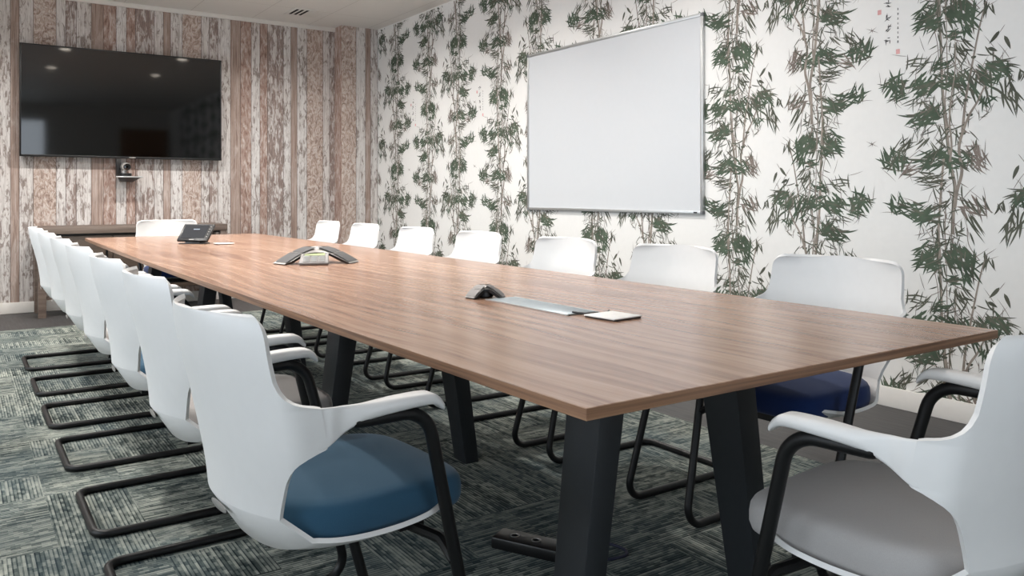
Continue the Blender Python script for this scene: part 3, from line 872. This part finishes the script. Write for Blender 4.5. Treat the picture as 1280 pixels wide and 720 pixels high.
def coaster(c, w, d, rz, label):
    e = empty('coaster', (c[0], c[1], TOP), rz, label, 'coaster', 'white square coasters on the table')
    m = MB(); m.box(-w/2, w/2, -d/2, d/2, 0, .004); m.build('base', M['cork_dark'], e, bevel=.001)
    m = MB(); m.box(-w/2-.002, w/2+.002, -d/2-.002, d/2+.002, .004, .007); m.build('card', M['card_white'], e, bevel=.001)
coaster((1.368, 1.556), .100, .100, .1, 'white square coaster with dark base beside the cable flap')
coaster((1.382, 5.24), .100, .090, .05, 'white square coaster beside the black tablet at the far end')

tb = empty('touch_panel', (1.235, 5.385, TOP), radians(-45), 'black tablet style control panel tilted on its stand at the far end of the table', 'tablet')
TM = Matrix.Translation((0, -.02, .018)) @ Matrix.Rotation(radians(-42), 4, 'X')
m = MB(); m.box(-.105, .105, -.006, .010, 0, .135); pn = m.build('panel', M['black_plastic'], tb, bevel=.003, xf=TM)
M['tablet_screen'] = plain('tablet_screen', '#171a20', .45, 0, .2)
m = MB(); m.box(-.090, .075, -.0075, -.005, .020, .125); m.build('screen', M['tablet_screen'], pn, xf=TM)
m = MB(); m.box(-.022, .020, -.0082, -.0072, .088, .094); m.build('screen_mark', M['screen_glow'], pn, xf=TM)
m = MB(); m.box(-.022, .012, -.0072, -.0055, .006, .011); m.build('badge', M['silver'], pn, xf=TM)
for q in range(5):
    m = MB(); m.box(.086, .092, -.0072, -.0055, .03+q*.02, .036+q*.02); m.build('button', M['clip_grey'], pn, xf=TM)
m = MB(); m.prism([(-.085, -.035), (.085, -.035), (.06, .085), (-.06, .085)], 0, .006)
m.loft([[(-.05, -.02, .006), (.05, -.02, .006), (.05, .06, .006), (-.05, .06, .006)], [(-.05, -.012, .022), (.05, -.012, .022), (.05, .04, .07), (-.05, .04, .07)]])
m.build('stand', M['black_plastic'], tb, bevel=.002)

# ================================================================== ON THE FLOOR UNDER THE TABLE
ps = empty('floor_power_box', (1.40, 1.93, .004), radians(-62), 'black floor power strip on the carpet under the near end of the table', 'power strip')
m = MB(); m.box(-.13, .13, -.04, .04, 0, .035); m.build('housing', M['black_plastic'], ps, bevel=.006)
for q in (-.07, .0, .09):
    m = MB(); m.lathe([(.001, .034), (.014, .034), (.015, .0365), (.011, .037), (.010, .035), (.001, .035)], 20, (q, 0, 0)); m.build('socket', M['clip_grey'], ps, smooth=40)
m = MB(); m.tube(crom([(1.455, 1.815, .018), (1.49, 1.79, .008), (1.55, 1.765, .008), (1.60, 1.762, .008), (1.62, 1.80, .008), (1.60, 1.88, .008)], 30), .0045, 8)
tag(m.build('power_cable', M['cable_blue'], smooth=60), 'dark blue cable lying on the carpet by the near table leg', 'cable')

# ================================================================== CEILING FITTINGS
vn = empty('ceiling_vent', (2.86, 7.86, HC), radians(0), 'small ceiling air vent with three dark slots near the plank wall', 'vent')
m = MB(); m.box(-.16, .16, -.16, .16, -.008, 0); m.build('plate', M['trim_white'], vn, bevel=.003)
for q in range(3):
    m = MB(); m.box(-.125+q*.05, -.10+q*.05, -.12, .12, -.0095, -.007); m.build('slot', M['slot_black'], vn)
lx, ly = (-.27, 1.11, 2.49), (3.40, 5.17, 6.93)
dl = None
def downlight():
    e = empty('downlight', (0, 0, 0), 0, 'round recessed downlight in the ceiling over the table', 'ceiling light', 'round recessed downlights in the ceiling')
    m = MB(); m.lathe([(.062, 0), (.085, 0), (.085, -.004), (.080, -.007), (.066, -.007), (.062, -.002)], 32); m.build('trim_ring', M['trim_white'], e, smooth=40)
    m = MB(); m.lathe([(.001, -.004), (.063, -.004), (.063, -.001), (.001, -.001)], 32); m.build('diffuser', M['lamp_glow'], e)
    L = bpy.data.lights.new('downlight_lamp', 'AREA'); L.shape = 'DISK'; L.size = .12; L.energy = 27; L.color = (1, .965, .925); L.spread = radians(150)
    lo = bpy.data.objects.new('downlight_lamp', L); col.objects.link(lo); lo.parent = e; lo.location = (0, 0, -.010)
    return e
for x in lx:
    for y in ly:
        if dl is None: dl = downlight(); e = dl
        else: e = copy_tree(dl)
        e.location = (x, y, HC)

# ================================================================== DAYLIGHT, CAMERA, VIEW
w = bpy.data.worlds.new('World'); sc.world = w; w.use_nodes = True
bg = w.node_tree.nodes['Background']; bg.inputs[0].default_value = (.92, .96, 1, 1); bg.inputs[1].default_value = 3.9
cd = bpy.data.cameras.new('Camera'); co = bpy.data.objects.new('Camera', cd); col.objects.link(co)
co.location = (0, 0, 1.05); co.rotation_euler = (pi/2, 0, radians(-34.2563))
cd.sensor_width = 36; cd.sensor_fit = 'HORIZONTAL'; cd.lens = 1017.96/1280*36
cd.shift_y = -(360-243.455)/1280; cd.clip_start = .05
sc.camera = co
sc.view_settings.view_transform = 'Standard'; sc.view_settings.look = 'None'
sc.view_settings.gamma = 1; sc.view_settings.exposure = .02; sc.view_settings.use_curve_mapping = False
